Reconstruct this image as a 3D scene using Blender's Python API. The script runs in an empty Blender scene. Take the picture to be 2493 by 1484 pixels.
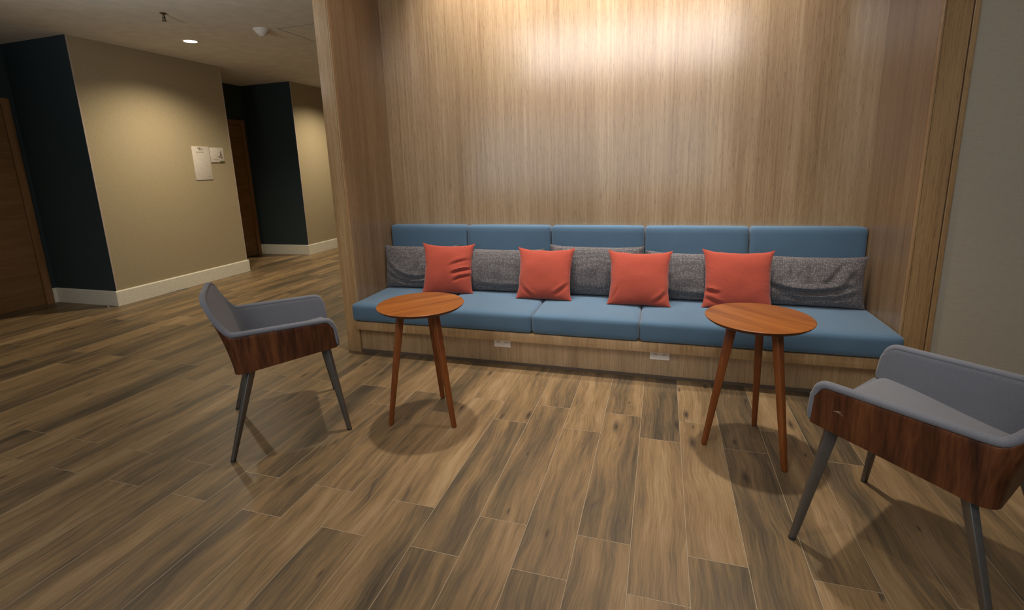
import bpy, bmesh, math, random
from mathutils import Vector, Matrix, noise
from mathutils.bvhtree import BVHTree

S = bpy.context.scene
C = S.collection
PI = math.pi

# ------------------------------------------------------------------ camera
cam_d = bpy.data.cameras.new('camera')
cam_d.sensor_fit = 'HORIZONTAL'
cam_d.sensor_width = 36.0
cam_d.lens = 36.0 * 1183.03 / 2493.0
cam_d.shift_y = -(742.0 - 644.12) / 2493.0
cam_d.clip_start = 0.02
cam = bpy.data.objects.new('camera', cam_d)
C.objects.link(cam)
rt = Vector((0.95635197, 0.29046087, -0.03199063))
up = Vector((-0.02864291, 0.20212578, 0.97894063))
fw = Vector((-0.29081007, 0.93529549, -0.20162303))
cam.matrix_world = Matrix(((rt.x, up.x, -fw.x, 0), (rt.y, up.y, -fw.y, 0), (rt.z, up.z, -fw.z, 1.45), (0, 0, 0, 1)))
S.camera = cam

# ------------------------------------------------------------------ light and exposure
S.view_settings.view_transform = 'Standard'
S.view_settings.look = 'None'
S.view_settings.gamma = 1.0
S.view_settings.use_curve_mapping = False
S.view_settings.exposure = 0.0

W = bpy.data.worlds.new('world')
S.world = W
W.use_nodes = True
W.node_tree.nodes['Background'].inputs[0].default_value = (0.80, 0.90, 1.0, 1)
W.node_tree.nodes['Background'].inputs[1].default_value = 0.045

WARM = (1.0, 0.85, 0.62)
LOUNGE = (1.0, 0.88, 0.74)


def spot(name, loc, watts, size=110, blend=1.0, col=WARM, radius=0.05, aim=None):
    d = bpy.data.lights.new(name, 'SPOT')
    d.energy = watts
    d.spot_size = math.radians(size)
    d.spot_blend = blend
    d.shadow_soft_size = radius
    d.color = col
    o = bpy.data.objects.new(name, d)
    o.location = loc
    if aim:
        v = Vector(aim) - Vector(loc)
        o.rotation_euler = v.to_track_quat('-Z', 'Y').to_euler()
    C.objects.link(o)
    return o


CEIL = 2.9177          # corridor ceiling
TOP = 3.50             # ceiling of the lounge bay
# (x, y, z, watts, cone, blend, colour)
DOWN = [(-1.38, 2.80, TOP, 225, 58, 1.0, LOUNGE), (0.345, 2.81, TOP, 225, 66, 1.0, LOUNGE),
        (-5.10, 4.55, CEIL, 185, 140, 1.0, WARM), (-5.10, 7.45, CEIL, 185, 140, 1.0, WARM), (-5.10, 1.63, CEIL, 14, 140, 1.0, WARM),
        (-0.35, 1.0, TOP, 80, 76, 1.0, LOUNGE)]  # last entry: fill added for the near floor, no fitting there
for (x, y, z, w, a, bl, c) in DOWN:
    spot('downlight_lamp', (x, y, z - 0.02), w, a, bl, c, 0.05)
# unseen fill spots added to brighten the top of the oak wall
for x, w in ((-1.50, 120), (-0.85, 150), (-0.15, 150), (0.45, 110)):
    spot('wall_washer_lamp', (x, 3.42, TOP - 0.03), w, 88, 1.0, (1.0, 0.93, 0.88), 0.08, aim=(x * 0.95, 3.886, 2.55))
spot('corridor_uplighter_lamp', (-3.75, 1.7, 2.35), 58, 165, 1.0, (0.95, 0.97, 1.0), 0.15, aim=(-3.75, 2.1, 2.9))  # unseen fill added to lift the corridor ceiling, no such fitting
# cool fill panel added behind the camera, tilted up towards the ceiling
wd = bpy.data.lights.new('rear_window_daylight', 'AREA')
wd.shape = 'RECTANGLE'
wd.size, wd.size_y = 5.0, 1.8
wd.energy = 28
wd.color = (0.74, 0.88, 1.0)
wo = bpy.data.objects.new('rear_window_daylight', wd)
wo.location = (-1.5, -2.5, 1.7)
wo.rotation_euler = (math.radians(118), 0, 0)
C.objects.link(wo)
# unseen bright panel added higher up, for the sheen on the oak
wd = bpy.data.lights.new('clerestory_daylight', 'AREA')
wd.shape = 'RECTANGLE'
wd.size, wd.size_y = 4.3, 1.6
wd.energy = 112
wd.color = (1.0, 0.95, 0.93)
wo = bpy.data.objects.new('clerestory_daylight', wd)
wo.location = (-1.00, -1.5, 3.85)
wo.rotation_euler = (math.radians(80), 0, 0)
C.objects.link(wo)

# ------------------------------------------------------------------ helpers


def obj(name, bm, mat=None, parent=None, smooth=True, kind=None, loc=None):
    me = bpy.data.meshes.new(name)
    bm.normal_update()
    bm.to_mesh(me)
    bm.free()
    if mat is not None:
        for m in (mat if isinstance(mat, (list, tuple)) else [mat]):
            me.materials.append(m)
    if smooth:
        for p in me.polygons:
            p.use_smooth = True
        try:
            me.set_sharp_from_angle(angle=math.radians(38))
        except Exception:
            pass
    o = bpy.data.objects.new(name, me)
    C.objects.link(o)
    if parent is not None:
        o.parent = parent
    if loc:
        o.location = loc
    if kind:
        o['kind'] = kind
    return o


def tag(o, label, cat, group=None):
    o['label'] = label
    o['category'] = cat
    if group:
        o['group'] = group
    return o


def thing(name, label, cat, loc=(0, 0, 0), rz=0.0, group=None):
    o = bpy.data.objects.new(name, None)
    o.empty_display_size = 0.1
    C.objects.link(o)
    o.location = loc
    o.rotation_euler = (0, 0, rz)
    return tag(o, label, cat, group)


def struct(name, bm, mat, smooth=False):
    return obj(name, bm, mat, None, smooth, 'structure')


def add_box(bm, x0, x1, y0, y1, z0, z1, bev=0.0, seg=2, mi=0):
    v = [bm.verts.new(p) for p in ((x0, y0, z0), (x1, y0, z0), (x1, y1, z0), (x0, y1, z0),
                                   (x0, y0, z1), (x1, y0, z1), (x1, y1, z1), (x0, y1, z1))]
    fs = []
    for q in ((0, 3, 2, 1), (4, 5, 6, 7), (0, 1, 5, 4), (1, 2, 6, 5), (2, 3, 7, 6), (3, 0, 4, 7)):
        f = bm.faces.new([v[k] for k in q])
        f.material_index = mi
        fs.append(f)
    if bev > 0:
        es = list({e for f in fs for e in f.edges})
        bmesh.ops.bevel(bm, geom=es, offset=bev, segments=seg, profile=0.5, affect='EDGES')


def box(x0, x1, y0, y1, z0, z1, bev=0.0, seg=2):
    bm = bmesh.new()
    add_box(bm, x0, x1, y0, y1, z0, z1, bev, seg)
    return bm


def add_lathe(bm, prof, n=48, cx=0, cy=0, cap0=True, cap1=True):
    rings = []
    for r, z in prof:
        rings.append([bm.verts.new((cx + r * math.cos(2 * PI * k / n), cy + r * math.sin(2 * PI * k / n), z)) for k in range(n)])
    for a, b in zip(rings, rings[1:]):
        for k in range(n):
            bm.faces.new((a[k], a[(k + 1) % n], b[(k + 1) % n], b[k]))
    if cap0:
        bm.faces.new(list(reversed(rings[0])))
    if cap1:
        bm.faces.new(rings[-1])


def add_bar(bm, p0, p1, a0, b0, a1, b1, side, bev=0.004):
    """tapered rectangular bar from p0 to p1; side = direction of its first width; ends horizontal"""
    p0, p1, side = Vector(p0), Vector(p1), Vector(side).normalized()
    other = Vector((-side.y, side.x, 0))
    vs = []
    for p, a, b in ((p0, a0, b0), (p1, a1, b1)):
        for sa, sb in ((-1, -1), (1, -1), (1, 1), (-1, 1)):
            vs.append(bm.verts.new(p + side * a / 2 * sa + other * b / 2 * sb))
    fs = [bm.faces.new([vs[k] for k in q]) for q in ((0, 1, 2, 3), (7, 6, 5, 4), (0, 4, 5, 1), (1, 5, 6, 2), (2, 6, 7, 3), (3, 7, 4, 0))]
    if bev:
        bmesh.ops.bevel(bm, geom=list({e for f in fs for e in f.edges}), offset=bev, segments=3, profile=0.5, affect='EDGES')
    bmesh.ops.recalc_face_normals(bm, faces=bm.faces)


def rounded_box(sx, sy, sz, r, cuts=14, crown=0.0, bulge_front=0.0, wob=0.0, seed=0):
    """cushion centred on x,y with its bottom at z=0"""
    bm = bmesh.new()
    bmesh.ops.create_cube(bm, size=2.0)
    bmesh.ops.subdivide_edges(bm, edges=bm.edges[:], cuts=cuts, use_grid_fill=True)
    hx, hy, hz = sx / 2, sy / 2, sz / 2

    def warp(t, h):     # pack the grid towards the edges so that the rounding has vertices
        s = math.copysign(1, t)
        a = abs(t)
        return s * h * (1 - (1 - a) ** 1.8)
    for v in bm.verts:
        u, w_, q = v.co
        p = Vector((warp(u, hx), warp(w_, hy), warp(q, hz)))
        c = Vector((max(-hx + r, min(hx - r, p.x)), max(-hy + r, min(hy - r, p.y)), max(-hz + r, min(hz - r, p.z))))
        d = p - c
        if d.length > 1e-9:
            p = c + d.normalized() * r
        kx, ky, kz = 1 - (p.x / hx) ** 2, 1 - (p.y / hy) ** 2, 1 - (p.z / hz) ** 2
        if p.z > 0:
            p.z += crown * max(kx, 0) ** 0.6 * max(ky, 0) ** 0.6
        if p.y < 0:
            p.y -= bulge_front * max(kx, 0) ** 0.6 * max(kz, 0) ** 0.6
        if wob:
            p += noise.noise_vector(Vector((p.x * 5 + seed * 7, p.y * 5, p.z * 5))) * wob
        v.co = p + Vector((0, 0, hz))
    return bm


# ------------------------------------------------------------------ materials


class NT:
    def __init__(s, name, rough=0.6, spec=0.5):
        s.m = bpy.data.materials.new(name)
        s.m.use_nodes = True
        s.n = s.m.node_tree.nodes
        s.l = s.m.node_tree.links
        s.b = s.n['Principled BSDF']
        s.b.inputs['Roughness'].default_value = rough
        s.b.inputs['Specular IOR Level'].default_value = spec

    def add(s, t, **k):
        n = s.n.new(t)
        for a, b in k.items():
            setattr(n, a, b)
        return n

    def set(s, sock, v):
        if hasattr(v, 'is_linked') or hasattr(v, 'links'):
            s.l.new(v, sock)
        else:
            sock.default_value = v

    def math(s, op, a, b=None, c=None, clamp=False):
        n = s.add('ShaderNodeMath', operation=op, use_clamp=clamp)
        s.set(n.inputs[0], a)
        if b is not None:
            s.set(n.inputs[1], b)
        if c is not None:
            s.set(n.inputs[2], c)
        return n.outputs[0]

    def coord(s, kind='Object', scale=(1, 1, 1), loc=(0, 0, 0)):
        t = s.add('ShaderNodeTexCoord')
        m = s.add('ShaderNodeMapping')
        m.inputs['Scale'].default_value = scale
        m.inputs['Location'].default_value = loc
        s.l.new(t.outputs[kind], m.inputs[0])
        return m.outputs[0]

    def noise(s, vec, scale=5, detail=4, rough=0.5, dist=0.0, w=None):
        n = s.add('ShaderNodeTexNoise')
        if w is not None:
            n.noise_dimensions = '4D'
            s.set(n.inputs['W'], w)
        s.l.new(vec, n.inputs['Vector'])
        n.inputs['Scale'].default_value = scale
        n.inputs['Detail'].default_value = detail
        n.inputs['Roughness'].default_value = rough
        n.inputs['Distortion'].default_value = dist
        return n.outputs['Fac']

    def ramp(s, fac, stops, interp='LINEAR'):
        n = s.add('ShaderNodeValToRGB')
        cr = n.color_ramp
        cr.interpolation = interp
        while len(cr.elements) < len(stops):
            cr.elements.new(0.5)
        for e, (p, c) in zip(cr.elements, stops):
            e.position = p
            e.color = (*c, 1) if len(c) == 3 else c
        s.set(n.inputs[0], fac)
        return n.outputs[0]

    def mix(s, fac, a, b, mode='MIX'):
        n = s.add('ShaderNodeMix', data_type='RGBA', blend_type=mode)
        s.set(n.inputs[0], fac)
        for k, v in ((6, a), (7, b)):
            if isinstance(v, tuple):
                v = (*v, 1) if len(v) == 3 else v
            s.set(n.inputs[k], v)
        return n.outputs[2]

    def bump(s, h, strength=0.2, dist=0.01):
        n = s.add('ShaderNodeBump')
        n.inputs['Strength'].default_value = strength
        n.inputs['Distance'].default_value = dist
        s.l.new(h, n.inputs['Height'])
        s.l.new(n.outputs[0], s.b.inputs['Normal'])

    def base(s, c):
        s.set(s.b.inputs['Base Color'], (*c, 1) if isinstance(c, tuple) and len(c) == 3 else c)
        return s.m


def mat_plain(name, col, rough=0.6, spec=0.5, metal=0.0, tex=0.0, tscale=40):
    t = NT(name, rough, spec)
    t.b.inputs['Metallic'].default_value = metal
    f = t.noise(t.coord(), tscale, 3)
    lo = tuple(c * (1 - 0.06 - tex) for c in col)
    hi = tuple(min(1, c * (1 + 0.06 + tex)) for c in col)
    return t.base(t.ramp(f, [(0.3, lo), (0.7, hi)]))


def mat_emit(name, col, strength):
    t = NT(name)
    t.b.inputs['Emission Color'].default_value = (*col, 1)
    t.b.inputs['Emission Strength'].default_value = strength
    return t.base((0.8, 0.8, 0.8))


def mat_oak(name='oak_laminate', grain=2, gain=1.16, rough=0.40, tint=(1, 1, 1), coat=1.0):
    """straight oak veneer; grain axis 0, 1 or 2"""
    t = NT(name, rough, 0.5)
    def sc(a, b):
        v = [a, a, a]
        v[grain] = b
        return tuple(v)
    broad = t.noise(t.coord(scale=sc(1, 0.03)), 7.0, 3, 0.55, 0.2)
    mid = t.noise(t.coord(scale=sc(1, 0.018)), 52, 4, 0.6, 0.25)
    fine = t.noise(t.coord(scale=sc(1, 0.012)), 170, 3, 0.7, 0.0)
    pores = t.noise(t.coord(scale=sc(1, 0.06)), 230, 2, 0.6, 0.0)
    cath = t.noise(t.coord(scale=sc(1, 0.16)), 16, 5, 0.65, 0.9)
    f = t.math('ADD', t.math('MULTIPLY', broad, 0.34), t.math('MULTIPLY', mid, 0.32))
    f = t.math('ADD', f, t.math('MULTIPLY', fine, 0.24))
    f = t.math('ADD', f, t.math('MULTIPLY', cath, 0.10))
    g, gg, gb = [gain * k for k in tint]
    col = t.ramp(f, [(0.36, (0.240 * g, 0.142 * gg, 0.064 * gb)), (0.46, (0.320 * g, 0.206 * gg, 0.102 * gb)),
                     (0.53, (0.375 * g, 0.252 * gg, 0.132 * gb)), (0.63, (0.46 * g, 0.328 * gg, 0.190 * gb))])
    dk = t.ramp(pores, [(0.32, (0.50, 0.45, 0.40)), (0.43, (1, 1, 1))])
    col = t.mix(0.6, col, dk, 'MULTIPLY')
    t.bump(fine, 0.05, 0.002)
    t.b.inputs['Coat Weight'].default_value = coat
    t.b.inputs['Coat Roughness'].default_value = 0.18
    t.b.inputs['Coat IOR'].default_value = 1.9
    return t.base(col)


def mat_walnut(name, grain=2, cols=None, rough=0.42, scale=1.0, slant=0.0):
    t = NT(name, rough, 0.4)
    def sc(a, b):
        v = [a, a, a]
        v[grain] = b
        return tuple(v)
    t1 = t.noise(t.coord(scale=sc(1, 0.09)), 14 * scale, 4, 0.6, 0.5)
    t2 = t.noise(t.coord(scale=sc(1, 0.03)), 90 * scale, 3, 0.6, 0.1)
    f = t.math('ADD', t.math('MULTIPLY', t1, 0.65), t.math('MULTIPLY', t2, 0.35))
    cols = cols or [(0.36, (0.028, 0.008, 0.003)), (0.5, (0.088, 0.027, 0.009)), (0.64, (0.165, 0.058, 0.019))]
    return t.base(t.ramp(f, cols))


def mat_fabric(name, col, var=0.12, weave=420, rough=0.9, speck=None, broad=0.05):
    t = NT(name, rough, 0.2)
    co = t.coord()
    a = t.noise(co, weave, 2, 0.6)
    b = t.noise(co, 5, 3, 0.5)
    c1 = tuple(c * (1 - var) for c in col)
    c2 = tuple(min(1, c * (1 + var)) for c in col)
    c = t.ramp(a, [(0.35, c1), (0.65, c2)])
    c = t.mix(1.0, c, t.ramp(b, [(0.3, (1 - broad,) * 3), (0.7, (1 + broad,) * 3)]), 'MULTIPLY')
    if speck:
        # small light dots in the weave
        vo = t.add('ShaderNodeTexVoronoi')
        t.l.new(co, vo.inputs['Vector'])
        vo.inputs['Scale'].default_value = 95
        vo.inputs['Randomness'].default_value = 0.55
        m = t.ramp(vo.outputs['Distance'], [(0.30, (1, 1, 1)), (0.46, (0, 0, 0))])
        c = t.mix(m, c, speck)
    t.bump(a, 0.25, 0.002)
    t.b.inputs['Sheen Weight'].default_value = 0.25
    return t.base(c)


def mat_wallpaper(name, col, amp=0.10, bump=0.15):
    t = NT(name, 0.85, 0.2)
    h = t.noise(t.coord(scale=(1, 1, 7)), 26, 4, 0.6)
    v = t.noise(t.coord(scale=(9, 9, 1)), 30, 3, 0.6)
    f = t.math('ADD', t.math('MULTIPLY', h, 0.6), t.math('MULTIPLY', v, 0.4))
    c = t.ramp(f, [(0.35, tuple(k * (1 - amp) for k in col)), (0.65, tuple(min(1, k * (1 + amp)) for k in col))])
    t.bump(f, bump, 0.004)
    return t.base(c)


def mat_floor():
    t = NT('wood_look_tile', 0.42, 0.5)
    uv = t.add('ShaderNodeUVMap', uv_map='plank')
    s = t.add('ShaderNodeSeparateXYZ')
    t.l.new(uv.outputs[0], s.inputs[0])
    U, V = s.outputs[0], s.outputs[1]
    at = t.add('ShaderNodeAttribute', attribute_name='tone')
    a3 = t.add('ShaderNodeSeparateColor')
    t.l.new(at.outputs['Color'], a3.inputs[0])
    tone, seed, knot = a3.outputs[0], a3.outputs[1], a3.outputs[2]
    w = t.math('MULTIPLY', seed, 60.0)
    # gentle sideways meander of the grain
    cmb0 = t.add('ShaderNodeCombineXYZ')
    t.l.new(t.math('MULTIPLY', V, 2.2), cmb0.inputs[1])
    t.l.new(t.math('MULTIPLY', U, 1.6), cmb0.inputs[0])
    me = t.noise(cmb0.outputs[0], 1.0, 2, 0.5, 0, w)
    Um = t.math('ADD', U, t.math('MULTIPLY', t.math('SUBTRACT', me, 0.5), 0.11))

    def gr(su, sv, scale, detail, rough, dist):
        c = t.add('ShaderNodeCombineXYZ')
        t.l.new(t.math('MULTIPLY', Um, su), c.inputs[0])
        t.l.new(t.math('MULTIPLY', V, sv), c.inputs[1])
        return t.noise(c.outputs[0], scale, detail, rough, dist, w)
    broad = gr(1, 0.10, 8.5, 2, 0.5, 0.3)
    mid = gr(1, 0.07, 42, 4, 0.65, 0.3)
    fine = gr(1, 0.035, 190, 3, 0.7, 0.1)
    blot = gr(1, 0.45, 6, 3, 0.6, 0.4)
    f = t.math('ADD', t.math('MULTIPLY', broad, 0.54), t.math('MULTIPLY', mid, 0.34))
    f = t.math('ADD', f, t.math('MULTIPLY', fine, 0.36))
    f = t.math('SUBTRACT', f, 0.12)
    f = t.math('ADD', f, t.math('MULTIPLY', t.math('SUBTRACT', tone, 0.5), 0.21))
    f = t.math('ADD', f, t.math('MULTIPLY', t.math('SUBTRACT', blot, 0.5), 0.16))
    col = t.ramp(f, [(0.30, (0.060, 0.047, 0.030)), (0.40, (0.112, 0.082, 0.047)), (0.48, (0.178, 0.120, 0.061)),
                     (0.56, (0.258, 0.168, 0.080)), (0.68, (0.36, 0.250, 0.135))])
    # knots
    kc = t.add('ShaderNodeCombineXYZ')
    t.l.new(t.math('ADD', t.math('MULTIPLY', U, 7.0), w), kc.inputs[0])
    t.l.new(t.math('ADD', t.math('MULTIPLY', V, 2.1), w), kc.inputs[1])
    vo = t.add('ShaderNodeTexVoronoi', voronoi_dimensions='2D')
    t.l.new(kc.outputs[0], vo.inputs['Vector'])
    vo.inputs['Scale'].default_value = 1.0
    sel = t.add('ShaderNodeSeparateColor')
    t.l.new(vo.outputs['Color'], sel.inputs[0])
    has = t.math('GREATER_THAN', sel.outputs[0], 0.66)
    rad = t.math('MULTIPLY_ADD', t.math('POWER', sel.outputs[1], 2.0), 0.15, 0.045)
    kk = t.math('SUBTRACT', 1.0, t.math('DIVIDE', vo.outputs['Distance'], rad), clamp=True)
    kk = t.math('MULTIPLY', kk, has)
    kk = t.math('MULTIPLY', kk, t.math('MULTIPLY_ADD', mid, 1.6, 0.1), clamp=True)
    col = t.mix(t.math('MULTIPLY', kk, 1.15, clamp=True), col, (0.045, 0.032, 0.022))
    # dark splits
    sp = gr(1, 0.16, 17, 2, 0.5, 1.0)
    sp = t.ramp(sp, [(0.27, (1, 1, 1)), (0.335, (0, 0, 0))])
    col = t.mix(t.math('MULTIPLY', sp, 0.75), col, (0.075, 0.058, 0.042))
    # grout joint: distance to the plank edge
    du = t.math('MINIMUM', U, t.math('SUBTRACT', 0.207, U))
    dv = t.math('MINIMUM', V, t.math('SUBTRACT', 1.0, V))
    dd = t.math('MINIMUM', du, dv)
    g = t.math('LESS_THAN', dd, 0.0015)
    edge = t.ramp(t.math('MULTIPLY', dd, 100.0), [(0.16, (0.72, 0.70, 0.68)), (0.42, (1, 1, 1))])
    col = t.mix(1.0, col, edge, 'MULTIPLY')
    col = t.mix(g, col, (0.38, 0.30, 0.195))
    h = t.math('SUBTRACT', t.math('MULTIPLY', mid, 0.5), g)
    t.bump(h, 0.15, 0.002)
    rr = t.math('MULTIPLY_ADD', mid, 0.18, 0.33)
    t.l.new(rr, t.b.inputs['Roughness'])
    return t.base(col)


OAK = mat_oak()
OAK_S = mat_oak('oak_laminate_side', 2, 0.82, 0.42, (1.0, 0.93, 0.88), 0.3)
OAK_E = mat_oak('oak_edge', 2, 1.15, 0.45, (1.0, 0.93, 0.80), 0.2)
OAK_H = mat_oak('oak_plank_edge', 2, 1.2, 0.42, (1.0, 0.95, 0.85))
FLOOR = mat_floor()
BEIGE = mat_wallpaper('beige_wallcovering', (0.43, 0.355, 0.225), 0.07)
GREIGE = mat_wallpaper('grey_beige_wallcovering', (0.43, 0.38, 0.29), 0.05, 0.35)
DARK = mat_plain('dark_blue_paint', (0.040, 0.060, 0.064), 0.75, 0.3)
CEILM = mat_plain('ceiling_paint', (0.86, 0.84, 0.78), 0.9, 0.2, tscale=8)
WHITE = mat_plain('white_skirting', (0.86, 0.83, 0.70), 0.45)
CORNER = mat_plain('corner_bead', (0.50, 0.40, 0.34), 0.6)
DOORM = mat_walnut('door_veneer', 1, [(0.34, (0.24, 0.13, 0.055)), (0.5, (0.31, 0.175, 0.075)), (0.66, (0.38, 0.22, 0.10))], 0.5)
DOORF = mat_walnut('door_frame_veneer', 2, [(0.34, (0.24, 0.12, 0.05)), (0.5, (0.31, 0.165, 0.072)), (0.66, (0.38, 0.21, 0.095))], 0.5)
BLUE = mat_fabric('blue_upholstery', (0.088, 0.162, 0.245), 0.10, 500)
REDF = mat_fabric('coral_red_linen', (0.37, 0.064, 0.038), 0.18, 330)
GREYP = mat_fabric('grey_patterned_weave', (0.100, 0.092, 0.095), 0.12, 420, speck=(0.205, 0.192, 0.192))
SHELLF = mat_fabric('grey_wool_felt', (0.175, 0.185, 0.212), 0.10, 380)
WALNUT = mat_walnut('walnut_veneer_shell', 2)
TEAK = mat_walnut('orange_brown_tabletop', 0, [(0.34, (0.20, 0.056, 0.010)), (0.5, (0.32, 0.100, 0.017)), (0.66, (0.44, 0.16, 0.032))], 0.35, 0.9)
TEAKL = mat_walnut('orange_brown_leg', 2, [(0.34, (0.125, 0.032, 0.007)), (0.5, (0.20, 0.056, 0.012)), (0.66, (0.28, 0.088, 0.02))], 0.45)
TEAKE = mat_plain('table_edge_brown', (0.075, 0.020, 0.008), 0.5)
STEEL = mat_plain('dark_chrome', (0.165, 0.155, 0.14), 0.33, 0.5, 0.65)
BLACK = mat_plain('black_plastic', (0.012, 0.012, 0.012), 0.6)
PLASTIC = mat_plain('white_plastic', (0.90, 0.87, 0.80), 0.4)
DARKSLOT = mat_plain('socket_slot', (0.03, 0.025, 0.02), 0.6)
PAPER = mat_plain('sign_white', (0.72, 0.66, 0.58), 0.5)
INK = mat_plain('sign_print', (0.25, 0.20, 0.17), 0.6)
GREEN = mat_plain('sign_green', (0.12, 0.15, 0.03), 0.6)
TOE = mat_plain('toe_strip_dark', (0.13, 0.095, 0.065), 0.6)  # dark tone paints in the shadow line at the riser foot
GROOVE = mat_plain('groove_dark', (0.030, 0.017, 0.010), 0.7)
EMIT = mat_emit('downlight_diffuser_glow', (1.0, 0.93, 0.80), 12.0)
BRONZE = mat_plain('sprinkler_bronze', (0.10, 0.075, 0.04), 0.4, 0.5, 0.6)

# ------------------------------------------------------------------ floor: one mesh, one face per plank
PW, PL, PX0, PY0 = 0.207, 1.0, 0.130, 1.443
random.seed(11)
fb = bmesh.new()
uvl = fb.loops.layers.uv.new('plank')
tl = fb.loops.layers.float_color.new('tone')
OVER = {(-1, 1): 0.16, (-1, 0): 0.66, (0, 0): 0.80, (1, 0): 0.28, (1, 1): 0.20, (0, 1): 0.95, (-2, 0): 0.52, (-2, 1): 0.62, (-3, 0): 0.36, (-3, 1): 0.68,
        (-4, 0): 0.55, (-4, 1): 0.44, (-5, 0): 0.47, (-6, 0): 0.80, (-3, -1): 0.22, (-2, -1): 0.50, (-1, -1): 0.75, (0, -1): 0.26, (2, 0): 0.62, (2, 1): 0.72,
        (-4, -1): 0.62, (-5, -1): 0.30, (-6, -1): 0.45, (-4, 2): 0.6, (-3, 2): 0.35, (-2, 2): 0.3, (1, 2): .85}
for ix in range(-50, 22):
    x0 = PX0 + ix * PW
    # columns with joints at PY0+k and columns with joints 0.224 further on
    off = 0.224 if ix % 2 == 0 else 0.0
    for iy in range(-4, 12):
        y0 = PY0 + off + (iy - 0) * PL
        vs = [fb.verts.new(p) for p in ((x0, y0, 0), (x0 + PW, y0, 0), (x0 + PW, y0 + PL, 0), (x0, y0 + PL, 0))]
        f = fb.faces.new(vs)
        tone = random.betavariate(2.0, 2.0)
        tone = OVER.get((ix, iy), tone)
        r2, r3 = random.random(), random.random()
        for lp, uv in zip(f.loops, ((0, 0), (PW, 0), (PW, PL), (0, PL))):
            lp[uvl].uv = uv
            lp[tl] = (tone, r2, r3, 1)
bmesh.ops.remove_doubles(fb, verts=fb.verts, dist=1e-5)
struct('floor', fb, FLOOR)

# ------------------------------------------------------------------ room shell
XW, XD = -5.953, -6.966           # beige wall face, back of the door recesses
RECESS = [(2.475, 3.8396), (5.7056, 7.0709)]
YEND = 12.0
XL, XR, YB, YJ, JT = -2.2985, 1.3394, 3.8856, 3.198, 0.122

struct('ceiling', box(-8.5, -2.42, -2.6, 12.5, CEIL, CEIL + 0.1), CEILM)
struct('ceiling_lounge', box(-2.45, 4.5, -0.2, 4.0, TOP, TOP + 0.1), CEILM)
struct('wall_ceiling_step', box(-2.46, -2.43, -2.6, 3.9, CEIL + 0.1, TOP), CEILM)
# beige wall segments of the corridor
segs = [(-2.6, RECESS[0][0]), (RECESS[0][1], RECESS[1][0]), (RECESS[1][1], YEND)]
for (a, b) in segs:
    bm = box(XW - 0.9, XW, a + 0.002, b - 0.002, 0, CEIL)
    struct('wall_corridor', bm, BEIGE)
# dark lining of the recesses: the face looking at the camera and the back wall
for (a, b) in RECESS:
    bm = bmesh.new()
    add_box(bm, XD - 0.12, XW - 0.003, b - 0.004, b + 0.0, 0, CEIL)      # return that faces the camera
    add_box(bm, XD - 0.12, XW - 0.003, a, a + 0.004, 0, CEIL)
    add_box(bm, XD - 0.12, XD, a, b, 0, CEIL)
    struct('wall_recess', bm, DARK)
    struct('trim_corner', box(XW - 0.004, XW + 0.003, b - 0.004, b + 0.010, 0.175, CEIL), CORNER)
    struct('trim_corner', box(XW - 0.004, XW + 0.003, a - 0.010, a + 0.004, 0.175, CEIL), CORNER)
struct('wall_corridor_end', box(XW - 0.2, -2.0, YEND, YEND + 0.1, 0, CEIL), BEIGE)
# skirting
BB, BT = 0.175, 0.016


def skirting(pts, name='baseboard_left'):
    bm = bmesh.new()
    prof = [(0, 0), (BT, 0), (BT, BB - 0.012), (BT - 0.005, BB - 0.002), (BT - 0.010, BB), (0, BB)]
    # pts run with the room on their right hand side
    n = len(pts)
    rings = []
    for i, p in enumerate(pts):
        p = Vector((*p, 0))
        d0 = (p - Vector((*pts[i - 1], 0))).normalized() if i else None
        d1 = (Vector((*pts[i + 1], 0)) - p).normalized() if i < n - 1 else None
        d0 = d0 or d1
        d1 = d1 or d0
        n0, n1 = Vector((d0.y, -d0.x, 0)), Vector((d1.y, -d1.x, 0))
        m = (n0 + n1)
        m = m / (m.dot(n0))
        rings.append([bm.verts.new(p + m * q + Vector((0, 0, z))) for q, z in prof])
    for a, b in zip(rings, rings[1:]):
        for k in range(len(prof)):
            bm.faces.new((a[k], a[(k + 1) % len(prof)], b[(k + 1) % len(prof)], b[k]))
    bm.faces.new(rings[0])
    bm.faces.new(list(reversed(rings[-1])))
    bmesh.ops.recalc_face_normals(bm, faces=bm.faces)
    struct(name, bm, WHITE)


e = 0.001
(r1a, r1b), (r2a, r2b) = RECESS
skirting([(XD + e, r1b - 0.056), (XD + e, r1b - 0.005), (XW + e, r1b - 0.005), (XW + e, r2a + 0.005), (XD + 0.02, r2a + 0.005)])
skirting([(XD + e, r2b - 0.066), (XD + e, r2b - 0.005), (XW + e, r2b - 0.005), (XW + e, YEND)])
skirting([(XW + e, -2.6), (XW + e, r1a + 0.005), (XD + 0.02, r1a + 0.005)])

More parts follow.
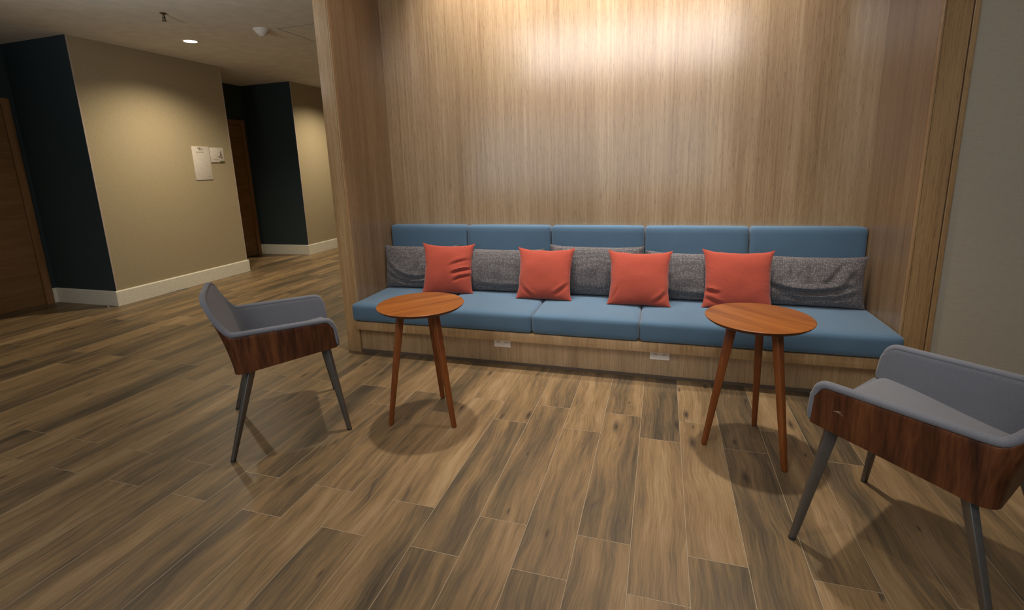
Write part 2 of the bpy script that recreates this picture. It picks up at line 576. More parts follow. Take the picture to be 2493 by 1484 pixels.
# doors in the recesses
for n_, (a, b) in enumerate(RECESS):
    y1 = b - 0.058          # outer edge of the frame
    y0 = a + 0.12
    d = bpy.data.objects.new('door_%d' % (n_ + 1), None)
    C.objects.link(d)
    d['kind'] = 'structure'
    d.location = (XD, (y0 + y1) / 2, 0)
    hw = (y1 - y0) / 2
    bm = bmesh.new()
    fwid, top = 0.075, 2.345
    add_box(bm, 0, 0.022, -hw, -hw + fwid, 0, top, 0.002)
    add_box(bm, 0, 0.022, hw - fwid, hw, 0, top, 0.002)
    add_box(bm, 0, 0.022, -hw + fwid, hw - fwid, top - fwid, top, 0.002)
    obj('door_frame', bm, DOORF, d)
    obj('door_leaf', box(-0.02, 0.006, -hw + fwid + 0.003, hw - fwid - 0.003, 0.006, top - fwid - 0.003, 0.002), DOORM, d)
    bm = bmesh.new()
    add_lathe(bm, [(0.011, 0), (0.011, 0.05)], 16)
    add_box(bm, -0.009, 0.009, -0.009, 0.125, 0.035, 0.053, 0.004)
    h = obj('door_handle', bm, STEEL, d)
    h.rotation_euler = (0, PI / 2, 0)
    h.location = (0.006, -hw + fwid + 0.07, 1.03)

# alcove, panelled in oak
struct('wall_alcove_back', box(XL - 0.12, XR + 0.12, YB, YB + 0.03, 0, TOP), OAK)
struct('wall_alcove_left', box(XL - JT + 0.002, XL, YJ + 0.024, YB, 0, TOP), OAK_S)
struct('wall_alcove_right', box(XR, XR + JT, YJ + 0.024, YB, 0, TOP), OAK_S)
struct('wall_corridor_right', box(XL - JT, XL - JT + 0.0018, YJ + 0.03, YEND, 0, CEIL), BEIGE)
struct('wall_right', box(XR + JT + 0.032, 4.5, YJ + 0.012, YJ + 0.1, 0, TOP), GREIGE)
# jamb fronts with a fine lipping along the inner edge
for nm, xa, xb, lip in (('trim_jamb', XL - JT, XL, 1), ('trim_jamb', XR, XR + JT, -1)):
    bm = bmesh.new()
    if lip == 1:
        add_box(bm, xa, xb - 0.012, YJ, YJ + 0.024, 0, TOP)
        add_box(bm, xb - 0.011, xb, YJ - 0.001, YJ + 0.024, 0, TOP, 0.002)
    else:
        add_box(bm, xa + 0.012, xb, YJ, YJ + 0.024, 0, TOP)
        add_box(bm, xa, xa + 0.011, YJ - 0.001, YJ + 0.024, 0, TOP, 0.002)
    struct(nm, bm, OAK_E)
struct('trim_groove', box(XR + JT, XR + JT + 0.006, YJ + 0.008, YJ + 0.02, 0, TOP), GROOVE)
struct('trim_edge_strip', box(XR + JT + 0.006, XR + JT + 0.031, YJ - 0.002, YJ + 0.02, 0, TOP, 0.002), OAK_E)

# ------------------------------------------------------------------ ceiling fittings


def downlight(x, y, z, label, glow=EMIT, group='round recessed ceiling downlights'):
    t = thing('ceiling_downlight', label, 'ceiling light', (x, y, z), 0, group)
    bm = bmesh.new()
    add_lathe(bm, [(0.066, 0.0), (0.066, -0.004), (0.080, -0.006), (0.086, -0.002), (0.086, 0.0)], 40, cap0=False, cap1=False)
    obj('trim_ring', bm, PLASTIC, t)
    bm = bmesh.new()
    add_lathe(bm, [(0.0655, -0.0005), (0.064, -0.0035), (0.001, -0.0045)], 40, cap0=False)
    obj('diffuser', bm, glow, t)
    return t


downlight(-5.100, 4.550, CEIL, 'glowing round recessed downlight in the corridor ceiling in front of the beige wall', group=None)

# sprinkler head
t = thing('sprinkler_head', 'small dark sprinkler head hanging from the corridor ceiling', 'sprinkler', (-4.44, 3.72, CEIL))
bm = bmesh.new()
add_lathe(bm, [(0.028, 0.0), (0.028, -0.006), (0.014, -0.010), (0.010, -0.012)], 24, cap0=False)
obj('cover_plate', bm, BRONZE, t)
bm = bmesh.new()
add_lathe(bm, [(0.008, -0.010), (0.008, -0.045), (0.005, -0.052)], 16)
add_box(bm, -0.017, -0.013, -0.003, 0.003, -0.06, -0.03, 0.001)
add_box(bm, 0.013, 0.017, -0.003, 0.003, -0.06, -0.03, 0.001)
add_box(bm, -0.017, 0.017, -0.003, 0.003, -0.034, -0.03, 0.001)
add_box(bm, -0.017, 0.017, -0.003, 0.003, -0.064, -0.060, 0.001)
obj('frame', bm, BRONZE, t)
bm = bmesh.new()
add_lathe(bm, [(0.002, -0.064), (0.021, -0.066), (0.021, -0.069), (0.002, -0.069)], 20)
obj('deflector', bm, BRONZE, t)

# smoke detector
t = thing('smoke_detector', 'white cone-shaped smoke detector on the ceiling between the downlight and the access panel', 'smoke detector', (-4.055, 4.49, CEIL))
bm = bmesh.new()
add_lathe(bm, [(0.082, 0.0), (0.082, -0.012), (0.076, -0.018)], 36, cap0=False)
obj('base', bm, PLASTIC, t)
bm = bmesh.new()
add_lathe(bm, [(0.070, -0.018), (0.060, -0.036), (0.040, -0.050), (0.030, -0.064), (0.012, -0.070)], 36)
obj('sensor_housing', bm, PLASTIC, t)

# ceiling access panel
t = thing('access_panel', 'square flush access panel in the ceiling next to the oak jamb', 'access panel', (-3.59, 4.83, CEIL))
bm = bmesh.new()
h = 0.30
for (a, b, c, d) in ((-h, h, -h, -h + 0.006), (-h, h, h - 0.006, h), (-h, -h + 0.006, -h + 0.006, h - 0.006), (h - 0.006, h, -h + 0.006, h - 0.006)):
    add_box(bm, a, b, c, d, -0.003, 0.0)
obj('panel_rim', bm, mat_plain('panel_gap_grey', (0.30, 0.28, 0.24), 0.8), t, smooth=False)
obj('panel_door', box(-h + 0.010, h - 0.010, -h + 0.010, h - 0.010, -0.002, 0, 0.0), CEILM, t, smooth=False)

# ------------------------------------------------------------------ wall signs
t = thing('wall_sign', 'tall white wall sign with a small emblem at its top', 'sign', (XW + 0.002, 5.203, 1.602), 0)
obj('plate', box(0, 0.006, -0.130, 0.130, -0.22, 0.22, 0.0015), PAPER, t)
bm = bmesh.new()
for i, (a, b, z0, z1) in enumerate([(-0.045, -0.028, 0.188, 0.206), (-0.022, -0.004, 0.176, 0.208), (0.002, 0.014, 0.182, 0.204), (0.020, 0.032, 0.176, 0.196), (-0.040, 0.030, 0.168, 0.173)]):
    add_box(bm, 0.006, 0.0066, a, b, z0, z1)
obj('emblem', bm, INK, t, smooth=False)
bm = bmesh.new()
random.seed(3)
x = -0.075
while x < 0.035:
    w = random.uniform(0.006, 0.013)
    add_box(bm, 0.006, 0.0066, x, x + w, 0.140, 0.149)
    x += w + 0.003
obj('text_line', bm, INK, t, smooth=False)
bm = bmesh.new()
for k in range(5):
    add_box(bm, 0.006, 0.0066, 0.045 + k * 0.011, 0.052 + k * 0.011, -0.185, -0.180)
obj('footnote', bm, INK, t, smooth=False)

t = thing('wall_sign', 'small square white wall sign with a pictogram and green corner strip', 'sign', (XW + 0.002, 5.452, 1.712), 0)
obj('plate', box(0, 0.010, -0.108, 0.108, -0.100, 0.100, 0.0015), PAPER, t)
bm = bmesh.new()
for a, b, z0, z1 in [(0.048, 0.068, 0.025, 0.050), (0.042, 0.074, -0.020, 0.022), (0.025, 0.045, -0.040, -0.016), (0.052, 0.080, -0.048, -0.024), (0.010, 0.026, -0.030, -0.018)]:
    add_box(bm, 0.010, 0.0106, a, b, z0, z1)
obj('pictogram', bm, INK, t, smooth=False)
obj('green_strip', box(0.010, 0.0106, 0.030, 0.106, -0.099, -0.080), GREEN, t, smooth=False)
bm = bmesh.new()
for k in range(6):
    add_box(bm, 0.010, 0.0105, -0.07 + k * 0.014, -0.06 + k * 0.014, -0.062, -0.056)
obj('text_line', bm, INK, t, smooth=False)

# ------------------------------------------------------------------ built-in bench
YR, YP, ZP0, ZP1 = 3.2112, 3.1226, 0.2196, 0.2844
g = 0.003
t = thing('bench', 'long built-in oak bench base under the blue cushions', 'bench', ((XL + XR) / 2, (YP + YB) / 2, 0))
ox, oy = (XL + XR) / 2, (YP + YB) / 2


def lbox(x0, x1, y0, y1, z0, z1, bev=0.0):
    return box(x0 - ox, x1 - ox, y0 - oy, y1 - oy, z0, z1, bev)


obj('seat_board', lbox(XL + g, XR - g, YP, YB - g, ZP0, ZP1, 0.002), OAK_H, t)
obj('riser', lbox(XL + g, XR - g, YR, YR + 0.02, 0.024, ZP0 - 0.001), OAK, t, smooth=False)
obj('toe_strip', lbox(XL + g, XR - g, YR + 0.003, YR + 0.017, 0.0, 0.024), TOE, t, smooth=False)


def outlet(x, label):
    t = thing('power_outlet', label, 'outlet', (x, YR - 0.0005, 0.177), 0)
    bm = box(-0.064, 0.064, -0.009, 0, -0.039, 0.039, 0.003, 3)
    obj('cover_plate', bm, PLASTIC, t)
    for s in (-1, 1):
        bm = bmesh.new()
        pts = [(-0.021, 0), (-0.011, 0.015), (0.011, 0.015), (0.021, 0), (0.011, -0.015), (-0.011, -0.015)]
        f = [bm.verts.new((s * 0.029 + a, -0.0098, b)) for a, b in pts]
        b_ = [bm.verts.new((s * 0.029 + a, -0.0088, b)) for a, b in pts]
        bm.faces.new(list(reversed(f)))
        for k in range(6):
            bm.faces.new((f[k], f[(k + 1) % 6], b_[(k + 1) % 6], b_[k]))
        bmesh.ops.recalc_face_normals(bm, faces=bm.faces)
        so = obj('socket', bm, PLASTIC, t, smooth=False)
        bm = bmesh.new()
        for k in (-1, 0, 1):
            z = 0.003 if k == 0 else 0.0
            add_box(bm, s * 0.029 + k * 0.009 - 0.0026, s * 0.029 + k * 0.009 + 0.0026, -0.0102, -0.0096, z - 0.0026, z + 0.0026)
        obj('socket_holes', bm, DARKSLOT, so, smooth=False)


outlet(-1.090, 'left white power outlet on the bench riser')
outlet(0.017, 'right white power outlet on the bench riser')

# ------------------------------------------------------------------ bench cushions
Z2 = 0.429
SEC = (XR - XL) / 5
where_s = ['blue seat cushion at the left end of the bench',
           'blue seat cushion behind the left round table, second from the left end',
           'middle blue seat cushion of the bench',
           'blue seat cushion second from the right end, partly behind the right round table',
           'blue seat cushion at the right end of the bench']
where_b = ['blue back cushion at the left end of the bench, above the leftmost grey pillow',
           'blue back cushion second from the left end of the bench',
           'middle blue back cushion of the bench',
           'blue back cushion second from the right end of the bench',
           'blue back cushion at the right end of the bench, above the wrinkled grey pillow']
YC = 3.7838
for i in range(5):
    xc = XL + SEC * (i + 0.5)
    sy = YB - 0.114 - (YP - 0.012)
    bm = rounded_box(SEC - 0.0016, sy, Z2 - ZP1 - 0.003, 0.028, 16, 0.010, 0.006, 0.0012, i)
    o = obj('seat_cushion', bm, BLUE, loc=(xc, YP - 0.006 + sy / 2, ZP1 + 0.001))
    tag(o, where_s[i], 'cushion', 'blue seat cushions of the bench')
    bm = rounded_box(SEC - 0.006, 0.096, 0.9633 - ZP1 - 0.004, 0.024, 16, 0.002, 0.006, 0.0012, i + 9)
    o = obj('back_cushion', bm, BLUE, loc=(xc, YC + 0.003 + 0.048, ZP1 + 0.001))
    tag(o, where_b[i], 'cushion', 'blue back cushions of the bench')

# ------------------------------------------------------------------ loose pillows


def pillow(Wd, Hh, T, seed=0, folds=(), pinch=0.06, sag=0.0, n=40, soft=0.5, wr=0.004, ears=0.012, px=0.0):
    """pillow in the x-z plane, origin at bottom centre, thickness along y (front is -y).
       folds: (u0, v0, angle, length, width, depth, bend)"""
    bm = bmesh.new()
    grid = {}
    for side in (-1, 1):
        for i in range(n + 1):
            for j in range(n + 1):
                u, v = -1 + 2 * i / n, -1 + 2 * j / n
                edge = i in (0, n) or j in (0, n)
                if edge and side == 1:
                    continue
                ex, ez = (1 - v * v), (1 - u * u)
                x = u * Wd / 2 * (1 - pinch * ex ** 1.0) + math.copysign(ears, u) * (abs(u) ** 6) * (abs(v) ** 6)
                z = v * Hh / 2 * (1 - pinch * ez ** 1.0) + math.copysign(ears, v) * (abs(u) ** 6) * (abs(v) ** 6)
                h = ((1 - u ** 2) * (1 - v ** 2)) ** soft
                h *= 1 - sag * v
                y = side * T / 2 * h
                p = Vector((x * 7, z * 7, seed * 3.1 + side))
                y += wr * noise.noise(p * 1.3) * (0.3 + h) * side
                # radial gathers near the seams
                er = max(abs(u), abs(v))
                gth = math.sin((math.atan2(v, u)) * 34 + noise.noise(p) * 3) * max(0, er - 0.72) * (1 - er) * 4
                y += side * gth * 0.006
                x += 0.004 * noise.noise(Vector((u * 3, v * 3, seed + 11)))
                z += 0.004 * noise.noise(Vector((u * 3, v * 3, seed + 17)))
                if side == -1:
                    for (u0, v0, an, ln, wd, dp, bend) in folds:
                        du, dv = (u - u0), (v - v0) * Hh / Wd
                        a = du * math.cos(an) + dv * math.sin(an)
                        b = -du * math.sin(an) + dv * math.cos(an) - bend * a * a
                        k = max(0, 1 - (a / ln) ** 2)
                        if k > 0:
                            y += dp * k * (math.exp(-(b / wd) ** 2) - 0.55 * math.exp(-((b - 1.9 * wd) / (wd * 1.2)) ** 2)) * min(1, h * 2)
                grid[(side, i, j)] = bm.verts.new((x, y, z + Hh / 2))

    def G(s, i, j):
        if i in (0, n) or j in (0, n):
            s = -1
        return grid[(s, i, j)]
    for s in (-1, 1):
        for i in range(n):
            for j in range(n):
                q = (G(s, i, j), G(s, i + 1, j), G(s, i + 1, j + 1), G(s, i, j + 1))
                bm.faces.new(q if s == -1 else tuple(reversed(q)))
    return bm


def put(o, loc, rx=0, ry=0, rz=0):
    o.location = loc
    o.rotation_euler = (rx, ry, rz)
    m = o.rotation_euler.to_matrix()
    zs = sorted((m @ v.co).z for v in o.data.vertices)
    o.location.z = loc[2] - zs[int(len(zs) * 0.004)]
    return o


SEAT = Z2 + 0.003
GREYS = []
SEATS = [o for o in C.objects if o.name.startswith('seat_cushion')]
BACKS = [o for o in C.objects if o.name.startswith('back_cushion')]


def press(o, others, d, gap=0.004):
    """let a soft pillow give way where it touches firmer things, seen along direction d"""
    d = Vector(d)
    vs, fs = [], []
    for q in others:
        m = Matrix.Translation(q.location) @ q.rotation_euler.to_matrix().to_4x4()
        k = len(vs)
        vs += [m @ v.co for v in q.data.vertices]
        fs += [[i + k for i in p.vertices] for p in q.data.polygons]
    tree = BVHTree.FromPolygons(vs, fs)
    m = Matrix.Translation(o.location) @ o.rotation_euler.to_matrix().to_4x4()
    mi = m.inverted()
    for v in o.data.vertices:
        w = m @ v.co
        hit, _n, _i, dist = tree.ray_cast(w - d * 0.6, d)
        if hit is not None and dist < 0.6 + gap:
            v.co = mi @ (hit - d * gap)


# grey lumbar pillows: centre x, width, height, y of foot, lean, extra roll, folds
greys = [
    (-1.965, 0.665, 0.365, 3.665, -0.10, 0.00, 0.06, [(-0.45, -0.42, -0.35, 0.75, 0.05, 0.022, 0.5), (-0.4, -0.68, -0.25, 0.8, 0.045, 0.02, 0.35), (0.1, 0.5, 1.2, 0.4, 0.05, 0.010, 0.2)],
     'crumpled grey patterned pillow at the left end of the bench', 0.14),
    (-1.235, 0.690, 0.350, 3.665, -0.10, 0.00, 0.0, [(0.2, -0.80, 0.0, 0.8, 0.05, 0.012, 0.1)],
     'grey patterned pillow between the first and second red pillows from the left', 0.15),
    (-0.475, 0.700, 0.385, 3.672, -0.08, 0.005, 0.0, [],
     'grey patterned pillow standing highest, between the second and third red pillows', 0.15),
    (0.238, 0.668, 0.350, 3.660, -0.10, 0.01, 0.0, [(0.0, -0.80, 0.0, 0.8, 0.05, 0.014, 0.2), (0.35, 0.5, 1.4, 0.3, 0.05, 0.009, 0.2)],
     'grey patterned pillow between the third and fourth red pillows from the left', 0.15),
    (0.975, 0.660, 0.345, 3.650, -0.12, 0.0, -0.03, [(0.0, -0.42, 0.02, 0.85, 0.055, 0.030, 0.22), (0.15, -0.70, 0.05, 0.8, 0.05, 0.018, 0.25), (-0.35, 0.55, 1.5, 0.28, 0.04, 0.012, 0.1),
                                                   (0.0, 0.55, 1.7, 0.3, 0.05, 0.012, 0.2), (0.45, 0.35, 0.9, 0.35, 0.05, 0.011, 0.3), (0.62, -0.1, 0.9, 0.4, 0.05, 0.012, 0.3)],
     'wrinkled grey patterned pillow at the right end of the bench', 0.16)]
for k, (x, w, h, y, rx, ry, rz, fo, lab, T) in enumerate(greys):
    o = obj('lumbar_pillow', pillow(w, h, T, seed=k + 1, folds=fo, pinch=0.035, n=44, soft=0.42, wr=0.010 if k in (0, 4) else 0.005, sag=0.15), GREYP)
    put(o, (x, y, SEAT), rx, ry, rz)
    tag(o, lab, 'pillow', 'grey patterned pillows on the bench')
    press(o, SEATS, (0, 0, -1))
    press(o, BACKS, (0, 1, 0))
    GREYS.append(o)

reds = [
    (-1.645, 0.400, 0.405, 3.500, -0.30, 0.05, 0.30, [(0.55, -0.05, 0.25, 0.5, 0.05, 0.020, -0.3), (0.6, -0.32, 0.3, 0.45, 0.05, 0.016, -0.3), (0.45, 0.3, 0.3, 0.5, 0.06, 0.010, -0.3)],
     'coral red square pillow leftmost of the four, with creases down its right side'),
    (-0.843, 0.420, 0.395, 3.478, -0.36, 0.0, 0.0, [(0.7, -0.6, 0.7, 0.4, 0.05, 0.012, 0.2), (-0.6, -0.75, -0.7, 0.4, 0.05, 0.01, 0.2)],
     'coral red square pillow second from the left, over the joint left of the middle cushion'),
    (-0.140, 0.425, 0.395, 3.445, -0.40, 0.0, 0.0, [(0.75, -0.7, 0.8, 0.35, 0.05, 0.012, 0.2), (-0.75, -0.5, 1.2, 0.4, 0.04, 0.006, 0.2)],
     'coral red square pillow third from the left, over the joint right of the middle cushion'),
    (0.508, 0.430, 0.400, 3.478, -0.32, 0.0, -0.04, [(-0.85, -0.42, -0.25, 0.35, 0.05, 0.016, 0.1), (-0.75, -0.75, -0.4, 0.35, 0.05, 0.012, 0.2)],
     'coral red square pillow rightmost of the four, behind the right round table')]
for k, (x, w, h, y, rx, ry, rz, fo, lab) in enumerate(reds):
    o = obj('throw_pillow', pillow(w, h, 0.13, seed=k + 20, folds=fo, pinch=0.055, n=44, soft=0.45, wr=0.005, ears=0.016), REDF)
    put(o, (x, y, SEAT), rx, ry, rz)
    tag(o, lab, 'pillow', 'coral red square pillows on the bench')
    press(o, SEATS, (0, 0, -1))
    press(o, GREYS + BACKS, (0, 1, 0))

# ------------------------------------------------------------------ round tables


def round_table(cx, cy, z, r, angles, label, grain_rot, rad=0.225):
    t = thing('side_table', label, 'table', (cx, cy, 0), 0, 'round three-legged side tables')
    bm = bmesh.new()
    add_lathe(bm, [(r - 0.020, z - 0.022), (r - 0.006, z - 0.012), (r - 0.001, z - 0.006), (r, z - 0.003), (r - 0.002, z - 0.0005), (r - 0.004, z)], 96)
    for f in bm.faces:
        if f.calc_center_median().z < z - 0.004:
            f.material_index = 1
    top = obj('tabletop', bm, [TEAK, TEAKE], t)
    top.rotation_euler = (0, 0, grain_rot)
    for a in angles:
        a = math.radians(a)
        d = Vector((math.cos(a), math.sin(a), 0))
        bm = bmesh.new()
        add_bar(bm, d * 0.115 + Vector((0, 0, z - 0.015)), d * rad + Vector((0, 0, 0.0)), 0.042, 0.040, 0.026, 0.026, d, 0.008)
        obj('leg', bm, TEAKL, t)
    bm = bmesh.new()
    add_lathe(bm, [(0.14, z - 0.034), (0.145, z - 0.030), (0.145, z - 0.021)], 48)
    obj('mounting_plate', bm, TEAKE, t)
    return t


round_table(-1.296, 2.392, 0.695, 0.246, (-137, -24, 93), 'orange-brown round side table standing by the left armchair', 0.9)
round_table(0.465, 2.500, 0.692, 0.242, (-169, -57, 75), 'orange-brown round side table standing by the right armchair', 2.4)

# ------------------------------------------------------------------ armchairs


def smooth(a, b, x):
    k = max(0.0, min(1.0, (x - a) / (b - a)))
    return k * k * (3 - 2 * k)


HW, FR, RR, CR = 0.285, 0.268, -0.238, 0.058     # half width, front, rear, corner radius


def shell_path():
    """stations round the shell seen from above: (x forward, y left, nx, ny, w) with w = 0 on the arms, 1 on the back"""
    st = []
    n1, n2, n3 = 22, 12, 40
    for k in range(n1):
        f = FR + (RR + CR - FR) * (k / n1)
        st.append((f, -HW, 0, -1, 0.0))
    for k in range(n2):
        a = PI / 2 * k / n2
        st.append((RR + CR - CR * math.sin(a), -HW + CR - CR * math.cos(a), -math.sin(a), -math.cos(a), math.sin(a)))
    for k in range(n3 + 1):
        s = -(HW - CR) + 2 * (HW - CR) * k / n3
        st.append((RR, s, -1, 0, 1.0))
    for q in reversed(st[:n1 + n2]):
        st.append((q[0], -q[1], q[2], -q[3], q[4]))
    return st


def z_top(f, s, w):
    z = 0.670 + 0.001 * (f / FR)                       # arms, rising a little to the front
    # arc length round the rear corner, from the end of the arm
    if w <= 0:
        t = 0.0
    elif w < 0.9999:
        t = CR * math.asin(w)
    else:
        t = CR * PI / 2 + (HW - CR - abs(s))
    zb = 0.860
    return z + (zb - z) * (0.84 * smooth(0.026, 0.130, t) + 0.16 * smooth(0.06, 0.22, t))


def flare(z):
    return 0.085 * max(0.0, z - 0.45)


def z_bot(f):
    return 0.438 + 0.060 * (f - RR) / (FR - RR)


def lean(z, w):
    """backward offset of the shell with height"""
    d = max(0.0, z - 0.45)
    return w * (0.11 * d + 0.42 * d * d)


def front_cut(f, z, zt):
    """rounded upper corner and raked front end of the arm"""
    return 0


def shell_band(z0f, z1f, n_out, n_in, rnd, steps=10, fpad=0.0):
    """closed sweep between heights z0f(station) and z1f(station), offset n_in..n_out along the normal, with a rounded top"""
    st = shell_path()
    bm = bmesh.new()
    rings = []
    N = len(st)
    for idx, (f, s, nx, ny, w) in enumerate(st):
        zt, zb = z1f(f, s, w), z0f(f, s, w)
        # rounding of the arm tip: lower the top close to the front
        ff = f + (fpad if w == 0 else 0) * smooth(0.0, FR, f)
        dist = FR - f
        R_ = 0.036
        if w == 0 and dist < R_:
            zt -= R_ - math.sqrt(max(0, R_ * R_ - (R_ - dist) ** 2))
        prof = []
        for k in range(steps + 1):
            prof.append((n_in, zb + (zt - rnd - zb) * k / steps))
        m = 6
        hw = (n_out - n_in) / 2
        for k in range(1, m):
            a = PI * k / m
            prof.append((n_in + hw - hw * math.cos(a), zt - rnd + rnd * math.sin(a)))
        for k in range(steps + 1):
            prof.append((n_out, zt - rnd + (zb - zt + rnd) * k / steps))
        ring = []
        for (nn, z) in prof:
            L = lean(z, w)
            fl = flare(z) * math.copysign(1, s) * min(1.0, abs(s) / (HW - CR))
            rake = -0.10 * max(0, z - 0.48) * smooth(0.0, FR, f) if w == 0 else 0
            ring.append(bm.verts.new((ff + nx * nn - L + rake, s + ny * nn + fl, z)))
        rings.append(ring)
    M = len(rings[0])
    for a, b in zip(rings, rings[1:]):
        for k in range(M):
            bm.faces.new((a[k], b[k], b[(k + 1) % M], a[(k + 1) % M]))
    # rounded ends
    for ring, rev in ((rings[0], False), (rings[-1], True)):
        bm.faces.new(ring if not rev else list(reversed(ring)))
    bmesh.ops.recalc_face_normals(bm, faces=bm.faces)
    return bm


def leg_bm(top, foot, side):
    bm = bmesh.new()
    add_bar(bm, top, foot, 0.044, 0.026, 0.024, 0.018, side, 0.004)
    return bm


def make_chair(label):
    t = thing('armchair', label, 'chair', (0, 0, 0), 0, 'grey armchairs with walnut shells')
    # walnut outer shell
    bm = shell_band(lambda f, s, w: z_bot(f), lambda f, s, w: z_top(f, s, w) - 0.024, 0.0, -0.012, 0.003, 12)
    obj('wooden_shell', bm, WALNUT, t)
    # felt upholstery inside the shell
    bm = shell_band(lambda f, s, w: z_bot(f) + 0.004, lambda f, s, w: z_top(f, s, w) - 0.013, -0.0125, -0.0288, 0.006, 12, 0.010)
    # rolled rim, laid over the edge of the wooden shell
    obj('upholstery', bm, SHELLF, t)
    st = shell_path()
    pts = []
    first = st[0]
    def rim_pt(q, z, n=-0.014):
        f, s, nx, ny, w = q
        rake = -0.10 * max(0, z - 0.48) * smooth(0.0, FR, f) if w == 0 else 0
        return Vector((f + nx * n - lean(z, w) + rake, s + ny * n + flare(z) * math.copysign(1, s) * min(1.0, abs(s) / (HW - CR)), z))
    def ztip(q):
        f, s, nx, ny, w = q
        z = z_top(f, s, w) - 0.012
        d = FR - f
        R_ = 0.036
        if w == 0 and d < R_:
            z -= R_ - math.sqrt(max(0, R_ * R_ - (R_ - d) ** 2))
        return z
    zb = z_bot(FR) + 0.014
    down = [rim_pt(st[0], zb + (ztip(st[0]) - zb) * k / 6) + Vector((0.006, 0, 0)) for k in range(6)]
    mid = []
    dens = []
    for a, b in zip(st, st[1:]):
        dens.append(a)
    dens.append(st[-1])
    # extra stations near the arm tips
    fine = []
    for k in range(1, 8):
        d = 0.036 * (1 - math.cos(PI / 2 * k / 8))
        fine.append((FR - d, -HW, 0, -1, 0.0))
    mid = fine + [q for q in dens if not (q[4] == 0 and FR - q[0] < 0.036)] + [(q[0], -q[1], 0, 1, 0.0) for q in reversed(fine)]
    pts = down + [rim_pt(q, ztip(q)) for q in [st[0]] + mid + [st[-1]]] + [Vector((p.x, -p.y, p.z)) for p in reversed(down)]
    bm = bmesh.new()
    rings = []
    for i, p in enumerate(pts):
        tg = (pts[min(i + 1, len(pts) - 1)] - pts[max(i - 1, 0)]).normalized()
        # frame: horizontal outward normal and its partner
        ref = Vector((0, 0, 1)) if abs(tg.z) < 0.9 else Vector((1, 0, 0))
        o1 = tg.cross(ref).normalized()
        o2 = tg.cross(o1).normalized()
        if i and (rings_o[0].dot(o1) < 0):
            o1, o2 = -o1, -o2
        if i and rings_o[0].dot(o1) < 0.8:
            o1 = (rings_o[0] - tg * rings_o[0].dot(tg)).normalized()
            o2 = tg.cross(o1).normalized()
        rings_o = (o1, o2)
        r_ = 0.0150
        if i in (0, len(pts) - 1):
            r_ = 0.010
        rings.append([bm.verts.new(p + (o1 * math.cos(2 * PI * k / 14) * r_ + o2 * math.sin(2 * PI * k / 14) * r_ * 0.95)) for k in range(14)])
    for a, b in zip(rings, rings[1:]):
        # pair the nearest vertices to avoid twist
        best = min(range(14), key=lambda sft: sum((a[k].co - b[(k + sft) % 14].co).length for k in range(14)))
        for k in range(14):
            bm.faces.new((a[k], a[(k + 1) % 14], b[(k + 1 + best) % 14], b[(k + best) % 14]))
        rings[rings.index(b)] = [b[(k + best) % 14] for k in range(14)] if False else b
    bm.faces.new(rings[0])
    bm.faces.new(rings[-1])
    bmesh.ops.recalc_face_normals(bm, faces=bm.faces)
    obj('rim', bm, SHELLF, t)
    # seat: a dished pad that fills the plan of the shell
    bm = bmesh.new()
    nu, nv = 26, 26
    gr = {}
    for lay in (0, 1):
        for i in range(nu + 1):
            for j in range(nv + 1):
                u, v = i / nu, -1 + 2 * j / nv
                f = RR + 0.02 + (FR + 0.012 - (RR + 0.02)) * u
                half = HW - 0.024
                # follow the rounded rear corners
                d = (RR + CR) - f
                if d > 0:
                    half = HW - CR + math.sqrt(max(0, (CR - 0.02) ** 2 - min(d, CR - 0.02) ** 2)) if d < CR else HW - CR
                s = half * v
                zt = 0.452 + 0.078 * smooth(-0.22, 0.30, f) * 1.0 + 0.010 * (1 - v * v)
                edge = max(0, f - (FR - 0.040)) / 0.052
                zt -= 0.034 * edge ** 2.5
                zb_ = z_bot(f) + 0.004
                z = zt if lay else zb_ + (0.012 * edge if edge > 0 else 0)
                gr[(lay, i, j)] = bm.verts.new((f, s, z))
    for i in range(nu):
        for j in range(nv):
            bm.faces.new((gr[(1, i, j)], gr[(1, i + 1, j)], gr[(1, i + 1, j + 1)], gr[(1, i, j + 1)]))
            bm.faces.new((gr[(0, i, j)], gr[(0, i, j + 1)], gr[(0, i + 1, j + 1)], gr[(0, i + 1, j)]))
    for i in range(nu):
        for j in (0, nv):
            bm.faces.new((gr[(0, i, j)], gr[(0, i + 1, j)], gr[(1, i + 1, j)], gr[(1, i, j)]))
    for j in range(nv):
        for i in (0, nu):
            bm.faces.new((gr[(0, i, j)], gr[(0, i, j + 1)], gr[(1, i, j + 1)], gr[(1, i, j)]))
    bmesh.ops.recalc_face_normals(bm, faces=bm.faces)
    obj('seat', bm, SHELLF, t)
    # steel frame under the seat and four flat tapered legs
    bm = bmesh.new()
    for s in (-1, 1):
        add_bar(bm, (-0.16, s * 0.20, 0.448), (0.21, s * 0.20, 0.488), 0.03, 0.012, 0.03, 0.012, (0, 1, 0), 0)
    add_box(bm, -0.175, -0.145, -0.2, 0.2, 0.444, 0.458)
    add_box(bm, 0.19, 0.22, -0.2, 0.2, 0.474, 0.49)
    obj('under_frame', bm, STEEL, t, smooth=False)
    for s in (-1, 1):
        obj('leg', leg_bm((0.212, s * 0.230, 0.488), (0.283, s * 0.300, 0.003), (0.75, s * 0.66, 0)), STEEL, t)
        obj('leg', leg_bm((-0.160, s * 0.225, 0.448), (-0.298, s * 0.318, 0.003), (0.75, -s * 0.66, 0)), STEEL, t)
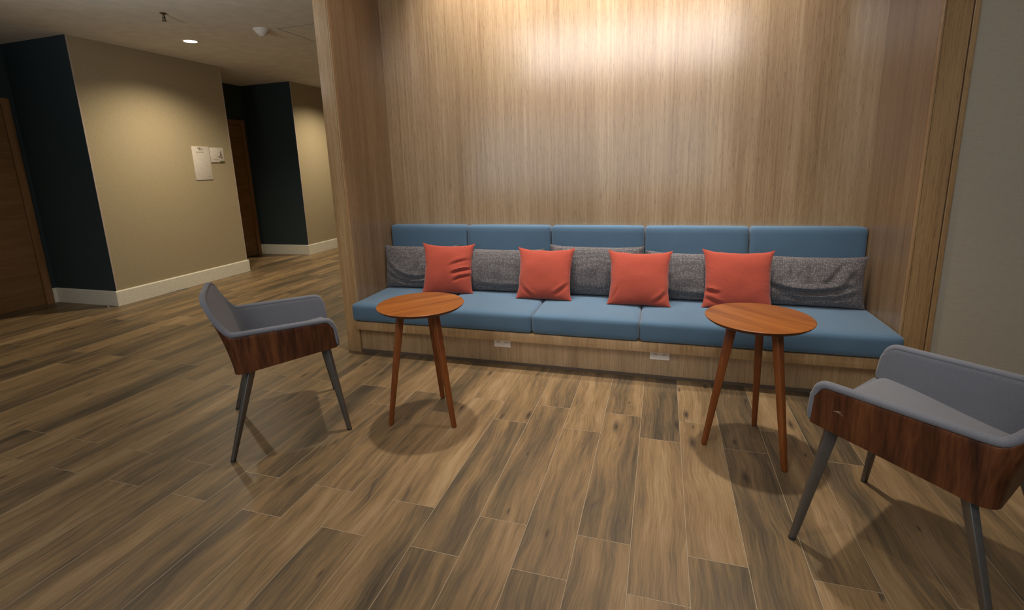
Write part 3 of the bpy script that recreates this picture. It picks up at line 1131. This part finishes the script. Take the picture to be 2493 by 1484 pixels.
    for (f, s) in ((0.283, 0.300), (0.283, -0.300), (-0.298, 0.318), (-0.298, -0.318)):
        bm = bmesh.new()
        add_lathe(bm, [(0.011, 0), (0.013, 0.002), (0.013, 0.008), (0.010, 0.010)], 16, f, s)
        obj('foot_glide', bm, BLACK, t)
    return t


def copy_tree(o, parent=None):
    c = o.copy()
    C.objects.link(c)
    if parent is not None:
        c.parent = parent
    for ch in list(o.children):
        copy_tree(ch, c)
    return c


ch1 = make_chair('grey armchair on the left, turned towards the bench with its back to the corridor')
ch2 = copy_tree(ch1)
ch1.location = (-2.079, 2.156, 0)
ch1.rotation_euler = (0, 0, math.atan2(0.714, 0.70) - math.radians(1.5))
ch2.location = (0.930, 1.905, 0)
ch2.rotation_euler = (0, 0, math.atan2(0.65, -0.76))
ch2['label'] = 'grey armchair at the right edge, large in the foreground and cut off by the frame'
# pale scuff on the wooden side of the right armchair
bm = bmesh.new()
for (x0, z0, x1, z1) in ((0.155, 0.585, 0.190, 0.575), (0.166, 0.592, 0.180, 0.572), (0.160, 0.569, 0.176, 0.577)):
    dx, dz = x1 - x0, z1 - z0
    L = math.hypot(dx, dz)
    nx, nz = -dz / L * 0.0008, dx / L * 0.0008
    vs = [bm.verts.new(p) for p in ((x0 + nx, HW + 0.0112, z0 + nz), (x1 + nx, HW + 0.0112, z1 + nz), (x1 - nx, HW + 0.0112, z1 - nz), (x0 - nx, HW + 0.0112, z0 - nz))]
    bm.faces.new(vs)
sc = obj('scratch', bm, mat_plain('scratch_pale', (0.45, 0.30, 0.20), 0.6), ch2, smooth=False)
sc['label'] = 'pale cross-shaped scratch'

# small shiny metal dome on the floor by the corridor corner
bm = bmesh.new()
add_lathe(bm, [(0.014, 0), (0.014, 0.010), (0.010, 0.018), (0.003, 0.021)], 20)
o = obj('door_stop', bm, mat_plain('polished_steel', (0.6, 0.6, 0.58), 0.2, 0.5, 1.0), loc=(-6.02, 3.76, 0))
tag(o, 'tiny shiny door stop on the floor by the white skirting corner', 'door stop')
